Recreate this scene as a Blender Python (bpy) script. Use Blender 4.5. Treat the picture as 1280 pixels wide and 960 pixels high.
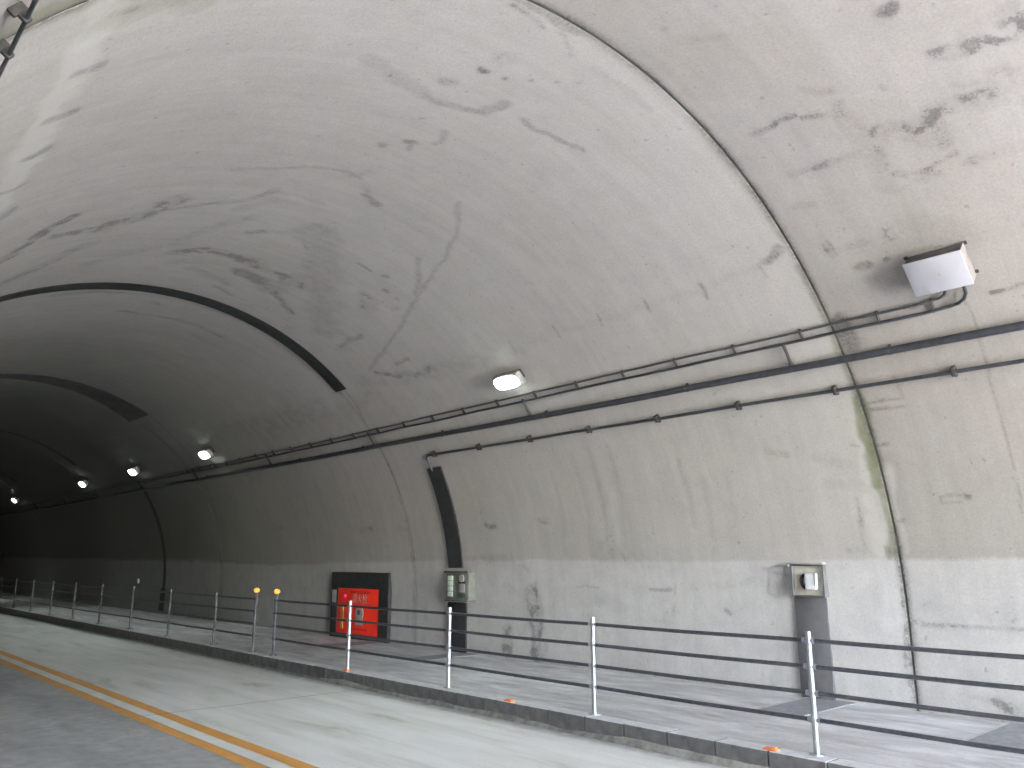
import bpy, bmesh, math, random
import numpy as np
from mathutils import Vector, Matrix

PI = math.pi
rad = math.radians
scene = bpy.context.scene
for o in list(bpy.data.objects):
    bpy.data.objects.remove(o, do_unlink=True)

# ---------------------------------------------------------------- camera, sky, sun, exposure
# X runs across the tunnel, Y along it (away from the entrance behind the camera), Z up; road surface at Z = 0
PORTAL_Y = -12.5
cam = bpy.data.cameras.new('camera')
cam.sensor_width = 36.0
cam.lens = 36.0 * 1005.0 / 1280.0
cam.clip_start = 0.05
cam.clip_end = 2000.0
cam_o = bpy.data.objects.new('camera', cam)
cam_o.location = (0.0, 0.0, 2.0)
cam_o.rotation_euler = (rad(90 + 12.456), 0.0, rad(-42.406))
scene.collection.objects.link(cam_o)
scene.camera = cam_o

SUN_EL, SUN_AZ = rad(48), rad(200)          # azimuth clockwise from +Y: the sun stands behind the camera, outside
world = bpy.data.worlds.new('World')
scene.world = world
world.use_nodes = True
wn = world.node_tree
wn.nodes.clear()
sky = wn.nodes.new('ShaderNodeTexSky')
sky.sky_type = 'NISHITA'
sky.sun_disc = False
sky.sun_elevation = SUN_EL
sky.sun_rotation = SUN_AZ
bg = wn.nodes.new('ShaderNodeBackground')
bg.inputs['Strength'].default_value = 0.15
wo = wn.nodes.new('ShaderNodeOutputWorld')
wn.links.new(sky.outputs[0], bg.inputs['Color'])
wn.links.new(bg.outputs[0], wo.inputs['Surface'])

sun = bpy.data.lights.new('sun', 'SUN')
sun.energy = 4.0
sun.angle = rad(0.5)
sun.color = (1.0, 0.96, 0.91)
sun_o = bpy.data.objects.new('sun', sun)
d = Vector((math.sin(SUN_AZ) * math.cos(SUN_EL), math.cos(SUN_AZ) * math.cos(SUN_EL), math.sin(SUN_EL)))
sun_o.rotation_euler = d.to_track_quat('Z', 'Y').to_euler()
sun_o.location = (5, -40, 40)
scene.collection.objects.link(sun_o)

vs = scene.view_settings
vs.view_transform = 'Standard'
vs.look = 'None'
vs.exposure = 5.55
vs.gamma = 1.0
vs.use_curve_mapping = False
scene.render.engine = 'CYCLES'
cy = scene.cycles
cy.use_denoising = True
try:
    cy.denoiser = 'OPENIMAGEDENOISE'
except Exception:
    pass
cy.max_bounces = 10
cy.diffuse_bounces = 3
cy.glossy_bounces = 4
cy.sample_clamp_indirect = 3.0
LAMP_POWER = 0.7

# ---------------------------------------------------------------- helpers
COL = scene.collection
CX, CZ, R = 5.04, 1.10, 5.69                 # arch: half circle of radius R on upright side walls
ZW = 0.21                                    # walkway level
rng = np.random.default_rng(7)
random.seed(7)


def node_mat(name):
    m = bpy.data.materials.new(name)
    m.use_nodes = True
    nt = m.node_tree
    b = nt.nodes['Principled BSDF']
    return m, nt, b


def N(nt, kind, **kw):
    n = nt.nodes.new(kind)
    for k, v in kw.items():
        if k.startswith('i_'):
            key = k[2:].replace('_', ' ')
            n.inputs[key].default_value = v
        else:
            setattr(n, k, v)
    return n


def coords(nt, scale=(1, 1, 1)):
    tc = N(nt, 'ShaderNodeTexCoord')
    mp = N(nt, 'ShaderNodeMapping')
    mp.inputs['Scale'].default_value = scale
    nt.links.new(tc.outputs['Object'], mp.inputs['Vector'])
    return mp.outputs['Vector']


def noise(nt, vec, scale, detail=4.0, rough=0.55, dist=0.0):
    n = N(nt, 'ShaderNodeTexNoise')
    n.inputs['Scale'].default_value = scale
    n.inputs['Detail'].default_value = detail
    n.inputs['Roughness'].default_value = rough
    n.inputs['Distortion'].default_value = dist
    nt.links.new(vec, n.inputs['Vector'])
    return n.outputs['Fac']


def ramp(nt, fac, stops):
    r = N(nt, 'ShaderNodeValToRGB')
    el = r.color_ramp.elements
    while len(el) < len(stops):
        el.new(0.5)
    for e, (p, c) in zip(el, stops):
        e.position = p
        e.color = c if len(c) == 4 else (*c, 1)
    nt.links.new(fac, r.inputs['Fac'])
    return r.outputs['Color']


def mix(nt, fac, a, b, mode='MIX'):
    m = N(nt, 'ShaderNodeMix', data_type='RGBA', blend_type=mode)
    if isinstance(fac, float):
        m.inputs[0].default_value = fac
    else:
        nt.links.new(fac, m.inputs[0])
    for v, i in ((a, 6), (b, 7)):
        if isinstance(v, tuple):
            m.inputs[i].default_value = (*v, 1) if len(v) == 3 else v
        else:
            nt.links.new(v, m.inputs[i])
    return m.outputs[2]


def math_n(nt, op, a, b=None, clamp=False):
    m = N(nt, 'ShaderNodeMath', operation=op, use_clamp=clamp)
    for v, i in ((a, 0), (b, 1)):
        if v is None:
            continue
        if isinstance(v, (int, float)):
            m.inputs[i].default_value = v
        else:
            nt.links.new(v, m.inputs[i])
    return m.outputs[0]


def bump(nt, b, height, strength, dist):
    bp = N(nt, 'ShaderNodeBump')
    bp.inputs['Strength'].default_value = strength
    bp.inputs['Distance'].default_value = dist
    nt.links.new(height, bp.inputs['Height'])
    nt.links.new(bp.outputs[0], b.inputs['Normal'])


def plain(name, col, rough=0.6, metal=0.0, var=0.25, scale=9.0, bumpd=0.0, emit=None, estr=0.0):
    """plain coat with mottled wear"""
    m, nt, b = node_mat(name)
    v = coords(nt)
    f = noise(nt, v, scale, 5, 0.6)
    lo = tuple(c * (1 - var) for c in col)
    hi = tuple(min(1, c * (1 + var)) for c in col)
    c = ramp(nt, f, [(0.3, lo), (0.7, hi)])
    nt.links.new(c, b.inputs['Base Color'])
    b.inputs['Roughness'].default_value = rough
    b.inputs['Metallic'].default_value = metal
    if bumpd:
        bump(nt, b, noise(nt, v, scale * 6, 4, 0.6), 0.5, bumpd)
    if emit:
        b.inputs['Emission Color'].default_value = (*emit, 1)
        b.inputs['Emission Strength'].default_value = estr
    return m


class MB:
    """collects shapes and links them as one mesh object"""
    def __init__(self):
        self.bm = bmesh.new()

    def box(self, c, size, M=None, bevel=0.0, seg=2):
        r = bmesh.ops.create_cube(self.bm, size=1.0)
        vs_ = r['verts']
        bmesh.ops.scale(self.bm, vec=size, verts=vs_)
        bmesh.ops.translate(self.bm, vec=c, verts=vs_)
        if bevel:
            es = list({e for v in vs_ for e in v.link_edges})
            rr = bmesh.ops.bevel(self.bm, geom=es, offset=bevel, segments=seg, profile=0.5, affect='EDGES')
            vs_ = list({v for f in rr['faces'] for v in f.verts} | {v for v in vs_ if v.is_valid})
        if M is not None:
            bmesh.ops.transform(self.bm, matrix=M, verts=vs_)
        return self

    def cyl(self, p0, p1, r, seg=12, M=None, r2=None):
        p0, p1 = Vector(p0), Vector(p1)
        ax = p1 - p0
        q = ax.to_track_quat('Z', 'Y').to_matrix().to_4x4()
        T = Matrix.Translation((p0 + p1) / 2) @ q
        rr = bmesh.ops.create_cone(self.bm, cap_ends=True, segments=seg, radius1=r,
                                   radius2=r if r2 is None else r2, depth=ax.length, matrix=T)
        if M is not None:
            bmesh.ops.transform(self.bm, matrix=M, verts=rr['verts'])
        return self

    def tube(self, pts, r, seg=10, M=None):
        pts = [Vector(p) for p in pts]
        rings, up = [], None
        for i, p in enumerate(pts):
            a = pts[max(i - 1, 0)]
            b = pts[min(i + 1, len(pts) - 1)]
            tn = (b - a).normalized()
            if up is None:
                up = tn.orthogonal().normalized()
            up = (up - tn * up.dot(tn)).normalized()
            sd = tn.cross(up)
            ring = []
            for k in range(seg):
                an = 2 * PI * k / seg
                q = p + (up * math.cos(an) + sd * math.sin(an)) * r
                ring.append(self.bm.verts.new(M @ q if M is not None else q))
            rings.append(ring)
        for i in range(len(rings) - 1):
            for k in range(seg):
                self.bm.faces.new((rings[i][k], rings[i][(k + 1) % seg], rings[i + 1][(k + 1) % seg], rings[i + 1][k]))
        self.bm.faces.new(rings[0][::-1])
        self.bm.faces.new(rings[-1])
        return self

    def build(self, name, mat, parent=None, smooth=True):
        bmesh.ops.recalc_face_normals(self.bm, faces=self.bm.faces)
        me = bpy.data.meshes.new(name)
        self.bm.to_mesh(me)
        self.bm.free()
        return link(name, me, mat, parent, smooth)


def link(name, me, mat, parent=None, smooth=False):
    me.materials.clear()
    me.materials.append(mat)
    if smooth:
        me.polygons.foreach_set('use_smooth', [True] * len(me.polygons))
        try:
            me.set_sharp_from_angle(angle=rad(35))
        except Exception:
            pass
    o = bpy.data.objects.new(name, me)
    COL.objects.link(o)
    if parent is not None:
        o.parent = parent
        o.matrix_parent_inverse = parent.matrix_world.inverted() if parent.matrix_world else Matrix()
    return o


def tag(o, label=None, cat=None, group=None, kind=None):
    for k, v in (('label', label), ('category', cat), ('group', group), ('kind', kind)):
        if v:
            o[k] = v
    return o


def thing(name, loc, label, cat, group=None):
    o = bpy.data.objects.new(name, None)
    o.empty_display_size = 0.2
    o.location = loc
    COL.objects.link(o)
    o.matrix_world = Matrix.Translation(loc)
    return tag(o, label, cat, group)


def wall_pt(t, s, w=0.0):
    """point on the right-hand lining: t along the tunnel, s arc metres above the springing (negative: upright wall), w inwards"""
    if s < 0:
        return Vector((CX + R - w, t, CZ + s))
    a = s / R
    if a > PI:
        return Vector((CX - R + w, t, CZ - (s - R * PI)))
    return Vector((CX + (R - w) * math.cos(a), t, CZ + (R - w) * math.sin(a)))


def wall_frame(t, s):
    """matrix whose x runs along the tunnel (towards the entrance), y up the lining, z inwards"""
    p = wall_pt(t, s)
    a = min(max(s / R, 0), PI)
    u = Vector((0, -1, 0))
    v = Vector((-math.sin(a), 0, math.cos(a)))
    w = Vector((-math.cos(a), 0, -math.sin(a)))
    M = Matrix.Identity(4)
    for i, ax in enumerate((u, v, w)):
        for j in range(3):
            M[j][i] = ax[j]
    M.translation = p
    return M


# value noise for the relief and the stains of the lining
_tab = rng.random((256, 256))


def vnoise(x, y, sx=0, sy=0):
    x = x + sx * 17.3
    y = y + sy * 31.7
    xi = np.floor(x).astype(int)
    yi = np.floor(y).astype(int)
    fx, fy = x - xi, y - yi
    fx = fx * fx * (3 - 2 * fx)
    fy = fy * fy * (3 - 2 * fy)
    g = lambda i, j: _tab[i & 255, j & 255]
    return (g(xi, yi) * (1 - fx) + g(xi + 1, yi) * fx) * (1 - fy) + (g(xi, yi + 1) * (1 - fx) + g(xi + 1, yi + 1) * fx) * fy


def fbm(x, y, oct=4, seed=0):
    out = 0
    amp, tot = 1.0, 0.0
    for k in range(oct):
        out = out + amp * vnoise(x * 2 ** k, y * 2 ** k, seed + k, seed * 3 + k)
        tot += amp
        amp *= 0.5
    return out / tot

# traced stains, other marks and a painted box shadow on the lining: kind, half width, strength, break-up, (t, s) pairs along and up the vault
STAIN_SHADE_MARKS = [
    ('d', 0.1, 0.25, 0.3, [5.86,10.52,5.97,10.22,6.09,9.84,6.17,9.59]),
    ('d', 0.055, 0.42, 0.3, [6.17,9.59,6.21,9.34,6.18,9.04,6.08,8.84,5.91,8.82,5.79,8.78]),
    ('d', 0.07, 0.3, 0.3, [5.97,8.86,5.82,8.83]),
    ('d', 0.075, 0.9, 0.1, [5.47,9.36,5.47,9.34]),
    ('d', 0.1, 0.28, 0.6, [5.2,9.35,5.16,9.35]),
    ('d', 0.07, 0.3, 0.4, [5.83,9.61,5.82,9.5]),
    ('d', 0.03, 0.6, 0.2, [6.6,9.31,6.58,9.29]),
    ('d', 0.05, 0.38, 0.4, [7.38,9.29,7.37,9.27]),
    ('d', 0.055, 0.55, 0.4, [7.14,9.09,7.12,9.03]),
    ('d', 0.03, 0.45, 0.3, [7.15,9.03,7.29,8.99]),
    ('d', 0.035, 0.3, 0.3, [6.67,8.91,6.89,8.8,6.97,8.84]),
    ('d', 0.028, 0.7, 0, [5.45,9.1,5.44,9.1]),
    ('d', 0.02, 0.5, 0, [5.29,8.88,5.28,8.88]),
    ('d', 0.02, 0.4, 0, [5.13,8.68,5.12,8.67]),
    ('d', 0.02, 0.35, 0, [4.98,8.51,4.97,8.51]),
    ('d', 0.035, 0.45, 0.3, [5.86,8.45,5.9,8.25,5.82,8.07,5.8,7.87,5.76,7.73]),
    ('d', 0.05, 0.45, 0.3, [5.77,7.76,5.72,7.65]),
    ('d', 0.05, 0.28, 0.4, [8.77,10.52,8.57,10.0,8.31,9.6,8.26,9.17,8.37,8.92,8.57,8.74]),
    ('d', 0.09, 0.25, 0.7, [8.32,9.13,8.11,9.05]),
    ('d', 0.075, 0.5, 0.3, [8.68,8.72,8.8,8.46]),
    ('d', 0.06, 0.32, 0.4, [10.29,10.67,10.02,10.3,9.72,9.87,9.48,9.77,9.26,9.71]),
    ('d', 0.06, 0.22, 0.4, [9.31,9.68,9.25,9.42,9.31,9.03]),
    ('d', 0.1, 0.18, 0.5, [10.1,9.82,9.58,9.6]),
    ('d', 0.15, 0.42, 0.5, [10.89,11.91,10.95,11.44,10.66,11.12,10.28,10.83,9.84,10.74]),
    ('d', 0.1, 0.25, 0.5, [11.63,10.06,10.74,9.77,10.29,9.5]),
    ('d', 0.11, 0.48, 0.4, [11.48,12.51,10.97,12.33,10.38,12.19,10.05,11.9]),
    ('d', 0.12, 0.32, 0.4, [13.09,12.18,12.67,11.83,12.06,11.55,11.67,11.34]),
    ('d', 0.12, 0.2, 0.5, [12.88,11.0,12.19,10.39,11.66,9.87]),
    ('d', 0.06, 0.5, 0.3, [5.52,13.31,5.51,13.19,5.53,13.09]),
    ('d', 0.055, 0.5, 0.3, [6.37,13.27,6.37,13.14,6.36,13.05]),
    ('d', 0.055, 0.5, 0.3, [7.19,13.26,7.17,13.15,7.12,13.07]),
    ('d', 0.055, 0.45, 0.3, [7.99,13.28,8.07,13.11,8.02,13.01]),
    ('d', 0.06, 0.4, 0.3, [9.15,13.06,8.86,12.96]),
    ('d', 0.05, 0.35, 0.3, [4.7,13.33,4.73,13.17]),
    ('d', 0.09, 0.38, 0.4, [10.85,9.3,10.73,9.19]),
    ('d', 0.06, 0.3, 0.5, [10.67,9.07,10.47,8.85,10.61,8.58,11.1,8.25,11.77,7.87]),
    ('d', 0.06, 0.25, 0.5, [10.52,9.63,10.36,9.56]),
    ('d', 0.28, 0.24, 0.3, [10.18,8.57,10.88,8.09,11.66,7.64,12.66,6.96,13.37,6.55]),
    ('d', 0.08, 0.28, 0.4, [10.82,8.39,11.77,7.87]),
    ('d', 0.07, 0.22, 0.4, [11.57,7.59,12.41,7.0,13.39,6.43]),
    ('d', 0.07, 0.35, 0.3, [9.97,8.7,9.98,8.67]),
    ('d', 0.14, 0.42, 0.5, [12.21,9.84,11.93,9.52,12.0,9.1,12.13,8.63,12.12,8.21,12.26,7.8]),
    ('d', 0.14, 0.2, 0.6, [13.22,10.05,12.71,9.59,12.58,9.23]),
    ('d', 0.22, 0.6, 0.3, [12.7,8.58,12.71,8.33]),
    ('d', 0.1, 0.3, 0.4, [12.94,9.38,13.06,9.06,13.31,8.64]),
    ('d', 0.1, 0.4, 0.4, [12.83,8.09,13.16,7.67,13.44,7.32]),
    ('d', 0.06, 0.35, 0.3, [13.6,8.7,13.79,8.36]),
    ('d', 0.2, 0.24, 0.3, [12.95,8.09,12.08,7.89]),
    ('d', 0.06, 0.2, 0.4, [14.2,7.02,13.95,6.98]),
    ('d', 0.03, 0.5, 0.2, [10.57,7.62,10.59,7.36]),
    ('d', 0.045, 0.45, 0.2, [10.51,7.14,10.48,7.13]),
    ('d', 0.045, 0.5, 0.2, [10.85,6.9,10.84,6.85]),
    ('d', 0.03, 0.4, 0.2, [10.86,6.64,10.85,6.62]),
    ('d', 0.05, 0.25, 0.2, [11.19,6.45,11.09,6.43]),
    ('d', 0.14, 0.36, 0.4, [11.38,6.89,11.82,6.67]),
    ('d', 0.06, 0.4, 0.3, [13.43,6.08,12.98,6.18,12.62,6.16]),
    ('d', 0.14, 0.2, 0.4, [13.54,6.06,13.31,5.99]),
    ('d', 0.035, 0.3, 0.2, [7.83,7.76,8.0,7.64,8.27,7.43,8.65,7.21,9.16,6.97,9.69,6.78,10.26,6.58,10.79,6.34,11.52,6.04,12.2,5.8,12.88,5.54,13.37,5.37]),
    ('d', 0.055, 0.32, 0.3, [9.5,7.21,9.92,6.88,10.39,6.56]),
    ('d', 0.05, 0.25, 0.2, [7.89,7.72,8.02,7.63]),
    ('d', 0.04, 0.4, 0.2, [12.53,5.29,12.06,5.39]),
    ('d', 0.07, 0.4, 0.4, [13.25,5.27,12.87,5.12,12.19,5.0,11.68,5.06,11.6,4.97]),
    ('d', 0.16, 0.2, 0.8, [13.9,5.22,12.71,5.01,11.28,4.93,10.18,4.92,9.37,4.91]),
    ('d', 0.12, 0.2, 0.8, [14.31,4.74,13.74,4.85]),
    ('d', 0.07, 0.6, 0.3, [4.75,5.17,4.55,5.25]),
    ('d', 0.025, 0.4, 0.3, [4.85,5.17,4.85,5.08,4.86,4.93]),
    ('d', 0.03, 0.4, 0.1, [4.74,5.13,4.71,5.13]),
    ('d', 0.028, 0.55, 0.2, [5.74,5.14,5.76,4.91]),
    ('d', 0.025, 0.5, 0.2, [6.65,5.11,6.67,4.91]),
    ('d', 0.028, 0.45, 0.2, [7.52,5.12,7.55,4.91]),
    ('d', 0.028, 0.4, 0.2, [8.43,5.12,8.44,4.91]),
    ('d', 0.03, 0.3, 0.2, [9.47,5.1,9.48,4.9]),
    ('d', 0.06, 0.12, 0.6, [9.32,4.97,8.38,5.01,7.4,5.0,5.7,5.07,4.91,5.11]),
    ('d', 0.022, 0.5, 0.3, [4.02,5.13,3.99,4.96]),
    ('d', 0.022, 0.5, 0.3, [3.95,5.16,3.92,4.98]),
    ('d', 0.05, 0.4, 0.6, [4.02,5.08,3.93,5.03]),
    ('d', 0.022, 0.55, 0.3, [3.36,5.12,3.32,4.95]),
    ('d', 0.022, 0.5, 0.3, [3.38,5.04,3.3,5.12]),
    ('d', 0.03, 0.45, 0.4, [3.33,4.98,3.27,4.99]),
    ('d', 0.05, 0.2, 0.5, [4.06,5.05,3.69,5.04,3.37,5.03]),
    ('d', 0.045, 0.6, 0.3, [3.77,4.75,3.68,4.75]),
    ('d', 0.04, 0.5, 0.5, [3.46,4.74,3.42,4.75]),
    ('d', 0.2, 0.2, 0.2, [3.24,4.94,3.02,4.95,2.86,4.83,2.69,4.73]),  # painted soft shadow of the junction box, mixed with some dirt
    ('d', 0.1, 0.2, 0.2, [3.35,4.98,3.42,4.68]),  # side of the same painted box shadow
    ('d', 0.045, 0.55, 0.4, [3.97,6.82,3.78,6.82,3.71,6.86,3.55,6.87]),
    ('d', 0.04, 0.38, 0.6, [3.48,6.8,3.26,6.72,3.13,6.7]),
    ('d', 0.06, 0.5, 0.4, [3.1,6.78,3.13,6.66]),
    ('d', 0.09, 0.4, 0.6, [3.12,6.67,3.11,6.49,3.08,6.31,3.1,6.1,3.09,5.89]),
    ('d', 0.14, 0.2, 0.8, [3.16,6.41,3.08,6.14]),
    ('d', 0.05, 0.4, 0.6, [3.94,6.18,3.68,6.15,3.38,6.13,3.22,6.13]),
    ('d', 0.04, 0.25, 0.6, [3.31,7.14,3.2,7.01,3.1,6.97]),
    ('d', 0.08, 0.6, 0.6, [2.91,6.24,2.75,6.25,2.64,6.15,2.52,6.17,2.38,6.24,2.31,6.24]),
    ('d', 0.14, 0.25, 0.8, [2.8,6.14,2.54,6.03,2.41,6.07]),
    ('d', 0.07, 0.45, 0.7, [2.31,6.24,2.1,6.24,1.91,6.22,1.65,6.21]),
    ('d', 0.12, 0.3, 0.8, [1.92,6.18,1.69,6.08]),
    ('d', 0.05, 0.45, 0.6, [2.17,6.88,2.04,6.87,1.87,6.8,1.85,6.72,2.01,6.77,2.15,6.84]),
    ('d', 0.05, 0.5, 0.5, [1.79,6.8,1.69,6.69,1.58,6.68,1.5,6.75,1.48,6.92]),
    ('d', 0.06, 0.25, 0.7, [1.89,6.94,1.66,6.97,1.5,7.0]),
    ('d', 0.05, 0.5, 0.4, [1.62,6.88,1.58,6.91]),
    ('d', 0.05, 0.4, 0.6, [1.84,6.43,1.74,6.43]),
    ('d', 0.06, 0.25, 0.8, [2.07,6.43,1.86,6.38]),
    ('d', 0.06, 0.3, 0.7, [1.69,6.34,1.59,6.32]),
    ('d', 0.06, 0.35, 0.7, [2.32,5.58,2.18,5.62,2.04,5.61,1.82,5.55]),
    ('d', 0.04, 0.35, 0.6, [2.97,5.72,2.76,5.65,2.59,5.69,2.39,5.73]),
    ('d', 0.05, 0.3, 0.6, [2.78,5.6,2.59,5.58]),
    ('d', 0.1, 0.2, 0.7, [3.15,5.68,3.09,5.54]),
    ('d', 0.05, 0.3, 0.6, [4.06,5.76,3.86,5.7]),
    ('d', 0.06, 0.3, 0.5, [2.44,6.19,2.48,6.0,2.46,5.87]),
    ('d', 0.06, 0.85, 0.2, [2.33,7.51,2.28,7.51,2.27,7.48]),
    ('d', 0.04, 0.3, 0.5, [2.68,6.77,2.67,6.74]),
    ('d', 0.03, 0.3, 0.3, [3.88,8.59,3.87,8.56]),
    ('d', 0.03, 0.3, 0.3, [4.32,9.36,4.32,9.34]),
    ('d', 0.05, 0.25, 0.5, [3.72,8.26,3.54,8.14]),
    ('d', 0.13, 0.75, 0, [4.26,4.1,4.25,3.81]),
    ('d', 0.03, 0.55, 0.4, [2.61,4.06,2.42,4.06,2.2,4.1]),
    ('d', 0.03, 0.35, 0.6, [3.51,4.07,3.33,4.07]),
    ('d', 0.018, 0.5, 0.2, [4.35,2.97,3.91,2.98]),
    ('d', 0.022, 0.5, 0.2, [4.35,2.89,3.92,2.87]),
    ('d', 0.02, 0.25, 0.2, [3.88,3.27,3.89,2.99]),
    ('d', 0.03, 0.7, 0.1, [3.46,1.68,3.43,1.67]),
    ('d', 0.014, 0.35, 0.1, [3.76,1.69,3.48,1.71]),
    ('d', 0.014, 0.3, 0.1, [3.76,1.62,3.52,1.61]),
    ('d', 0.014, 0.35, 0.1, [3.76,1.69,3.76,1.62]),
    ('d', 0.02, 0.45, 0.2, [4.32,1.41,4.22,1.43]),
    ('d', 0.022, 0.5, 0.2, [4.33,2.41,4.22,2.42]),
    ('d', 0.022, 0.35, 0.3, [4.67,2.45,4.55,2.43]),
    ('d', 0.05, 0.25, 0.4, [5.85,2.49,5.57,2.39]),
    ('d', 0.06, 0.15, 0.5, [5.19,2.33,4.68,2.19]),
    ('d', 0.06, 0.15, 0.5, [5.12,1.94,4.66,1.93]),
    ('d', 0.012, 0.4, 0.1, [2.88,4.14,2.85,3.58,2.89,2.99,2.89,2.22,2.93,1.47]),
    ('d', 0.05, 0.4, 0.6, [12.27,1.63,12.15,1.61,12.01,1.62]),
    ('d', 0.05, 0.38, 0.6, [10.76,1.66,10.62,1.64,10.49,1.66]),
    ('d', 0.05, 0.35, 0.6, [16.8,1.67,16.39,1.66]),
    ('d', 0.05, 0.3, 0.6, [15.27,1.66,14.98,1.62]),
    ('d', 0.06, 0.3, 0.6, [21.13,1.84,20.69,1.78]),
    ('d', 0.06, 0.16, 0.4, [10.08,2.54,10.13,1.8,10.23,1.07]),
    ('d', 0.05, 0.18, 0.4, [9.48,2.79,9.49,1.91,9.58,1.07]),
    ('d', 0.05, 0.2, 0.4, [9.07,2.89,9.1,2.03,9.24,0.96]),
    ('d', 0.05, 0.15, 0.4, [8.64,2.84,8.71,2.0,8.83,1.06]),
    ('d', 0.04, 0.2, 0.3, [7.37,2.5,7.38,1.8,7.39,1.42]),
    ('p', 0.06, 0.35, 0.3, [7.44,2.71,7.44,2.06,7.42,1.42,7.45,0.87]),
    ('p', 0.07, 0.25, 0.4, [8.95,2.88,8.91,1.74,8.96,0.73]),
    ('p', 0.06, 0.2, 0.4, [8.01,2.57,8.05,1.7,8.13,0.93]),
    ('p', 0.05, 0.2, 0.4, [5.99,2.43,5.99,1.61,6.02,1.04]),
    ('d', 0.05, 0.16, 0.5, [7.02,2.15,7.05,1.53,7.11,1.05]),
    ('d', 0.06, 0.12, 0.5, [6.61,2.12,6.76,1.04]),
    ('d', 0.03, 0.35, 0.3, [8.91,1.04,8.84,0.93]),
    ('d', 0.15, 0.2, 0.5, [9.49,1.07,8.54,1.01]),
    ('d', 0.12, 0.2, 0.6, [13.66,0.94,11.67,0.9]),
    ('d', 0.17, 0.5, 0.5, [11.21,0.32,11.13,-0.01,11.05,-0.36,11.14,-0.82]),
    ('d', 0.05, 0.3, 0.3, [11.3,0.05,11.25,0.27,11.12,0.33,11.0,0.24,10.94,-0.14]),
    ('d', 0.15, 0.48, 0.5, [11.93,-0.44,11.88,-0.82]),
    ('d', 0.12, 0.25, 0.6, [10.97,-0.36,10.85,-0.66]),
    ('d', 0.05, 0.25, 0.5, [11.37,0.84,11.25,0.73]),
    ('d', 0.08, 0.2, 0.6, [11.96,0.4,11.74,0.36]),
    ('d', 0.02, 0.5, 0.2, [8.41,0.46,8.01,0.47]),
    ('d', 0.015, 0.35, 0.1, [7.92,0.53,7.94,0.41]),
    ('d', 0.02, 0.28, 0.3, [10.01,0.46,9.52,0.48]),
    ('d', 0.03, 0.6, 0.2, [7.03,0.19,6.98,0.14]),
    ('d', 0.03, 0.25, 0.3, [7.94,0.21,7.98,0.11]),
    ('d', 0.08, 0.22, 0.6, [8.3,-0.01,8.05,-0.01]),
    ('d', 0.1, 0.18, 0.6, [9.78,0.23,9.32,0.29]),
    ('d', 0.3, 0.16, 0.7, [9.19,-0.82,8.61,-0.81]),
    ('d', 0.08, 0.2, 0.5, [6.42,-0.94,6.21,-0.6,6.11,-0.17]),
    ('d', 0.03, 0.35, 0.4, [4.4,0.16,4.15,0.15,3.79,0.14,3.11,0.14]),
    ('d', 0.06, 0.4, 0.4, [4.32,0.14,4.23,0.16]),
    ('d', 0.1, 0.15, 0.5, [4.13,0.34,3.51,0.28,3.09,0.34]),
    ('d', 0.06, 0.5, 0.4, [3.49,-0.68,3.41,-0.74]),
    ('d', 0.1, 0.3, 0.5, [3.41,-0.74,3.19,-0.85]),
    ('d', 0.03, 0.25, 0.3, [3.77,-0.68,3.46,-0.69]),
    ('d', 0.05, 0.35, 0.6, [8.86,-0.93,8.06,-0.93,7.2,-0.93]),
    ('d', 0.04, 0.3, 0.6, [4.85,-0.94,4.09,-0.97,3.17,-1.01]),
    ('d', 0.03, 0.3, 0.3, [6.32,0.79,5.89,0.71]),
    ('d', 0.05, 0.2, 0.5, [7.23,0.55,6.28,0.63]),
    ('g', 0.05, 0.5, 0.4, [4.41,4.94,4.42,4.59,4.41,4.23,4.41,3.82,4.41,3.46,4.42,3.15]),
    ('g', 0.08, 1, 0.2, [4.41,3.03,4.41,2.76,4.42,2.38,4.45,2.06,4.45,1.9]),
    ('g', 0.07, 0.7, 0.2, [4.42,1.85,4.42,1.43,4.43,1.08]),
    ('g', 0.05, 0.35, 0.5, [4.4,7.13,4.43,6.27,4.41,5.37]),
    ('g', 0.1, 0.5, 0.3, [4.32,14.21,4.34,13.93,4.34,13.63]),
    ('g', 0.25, 0.35, 0.4, [4.67,13.28,4.71,12.98,4.77,12.58]),
    ('d', 0.03, 0.6, 0.3, [4.38,2.04,4.38,1.89]),
    ('d', 0.03, 0.5, 0.3, [4.51,1.09,4.5,0.98]),
    ('d', 0.03, 0.35, 0.4, [4.78,1.72,4.79,1.34,4.8,1.03]),
    ('d', 0.05, 0.3, 0.6, [5.01,1.05,4.83,1.01]),
    ('p', 0.1, 0.5, 0.2, [4.63,1.7,4.63,1.39,4.63,1.05]),
    ('p', 0.06, 0.5, 0.2, [4.28,2.05,4.3,1.53,4.32,1.02]),
    ('p', 0.05, 0.4, 0.2, [4.47,3.04,4.51,2.55,4.61,1.97]),
    ('d', 0.03, 0.45, 0.4, [4.41,1.02,4.41,0.53,4.42,0.04]),
    ('d', 0.05, 0.4, 0.5, [4.42,0.14,4.42,-0.34,4.44,-0.86]),
    ('d', 0.06, 0.4, 0.4, [4.42,-0.53,4.43,-0.81]),
    ('d', 0.03, 0.5, 0.4, [4.43,0.53,4.44,0.33]),
    ('p', 0.12, 0.15, 0.3, [4.54,9.23,4.6,8.66,4.63,7.95,4.65,7.07]),
    ('d', 0.03, 0.4, 0.4, [4.5,9.87,4.51,9.62,4.57,9.41]),
    ('d', 0.03, 0.3, 0.3, [4.5,9.29,4.63,9.05,4.75,8.86]),
    ('p', 0.03, 0.5, 0.3, [4.46,9.64,4.5,9.37,4.51,9.04]),
    ('d', 0.045, 0.5, 0.2, [4.41,9.9,4.42,9.46,4.46,9.1]),
    ('d', 0.05, 0.2, 0.4, [4.69,8.57,4.69,8.19,4.68,7.68]),
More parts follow.
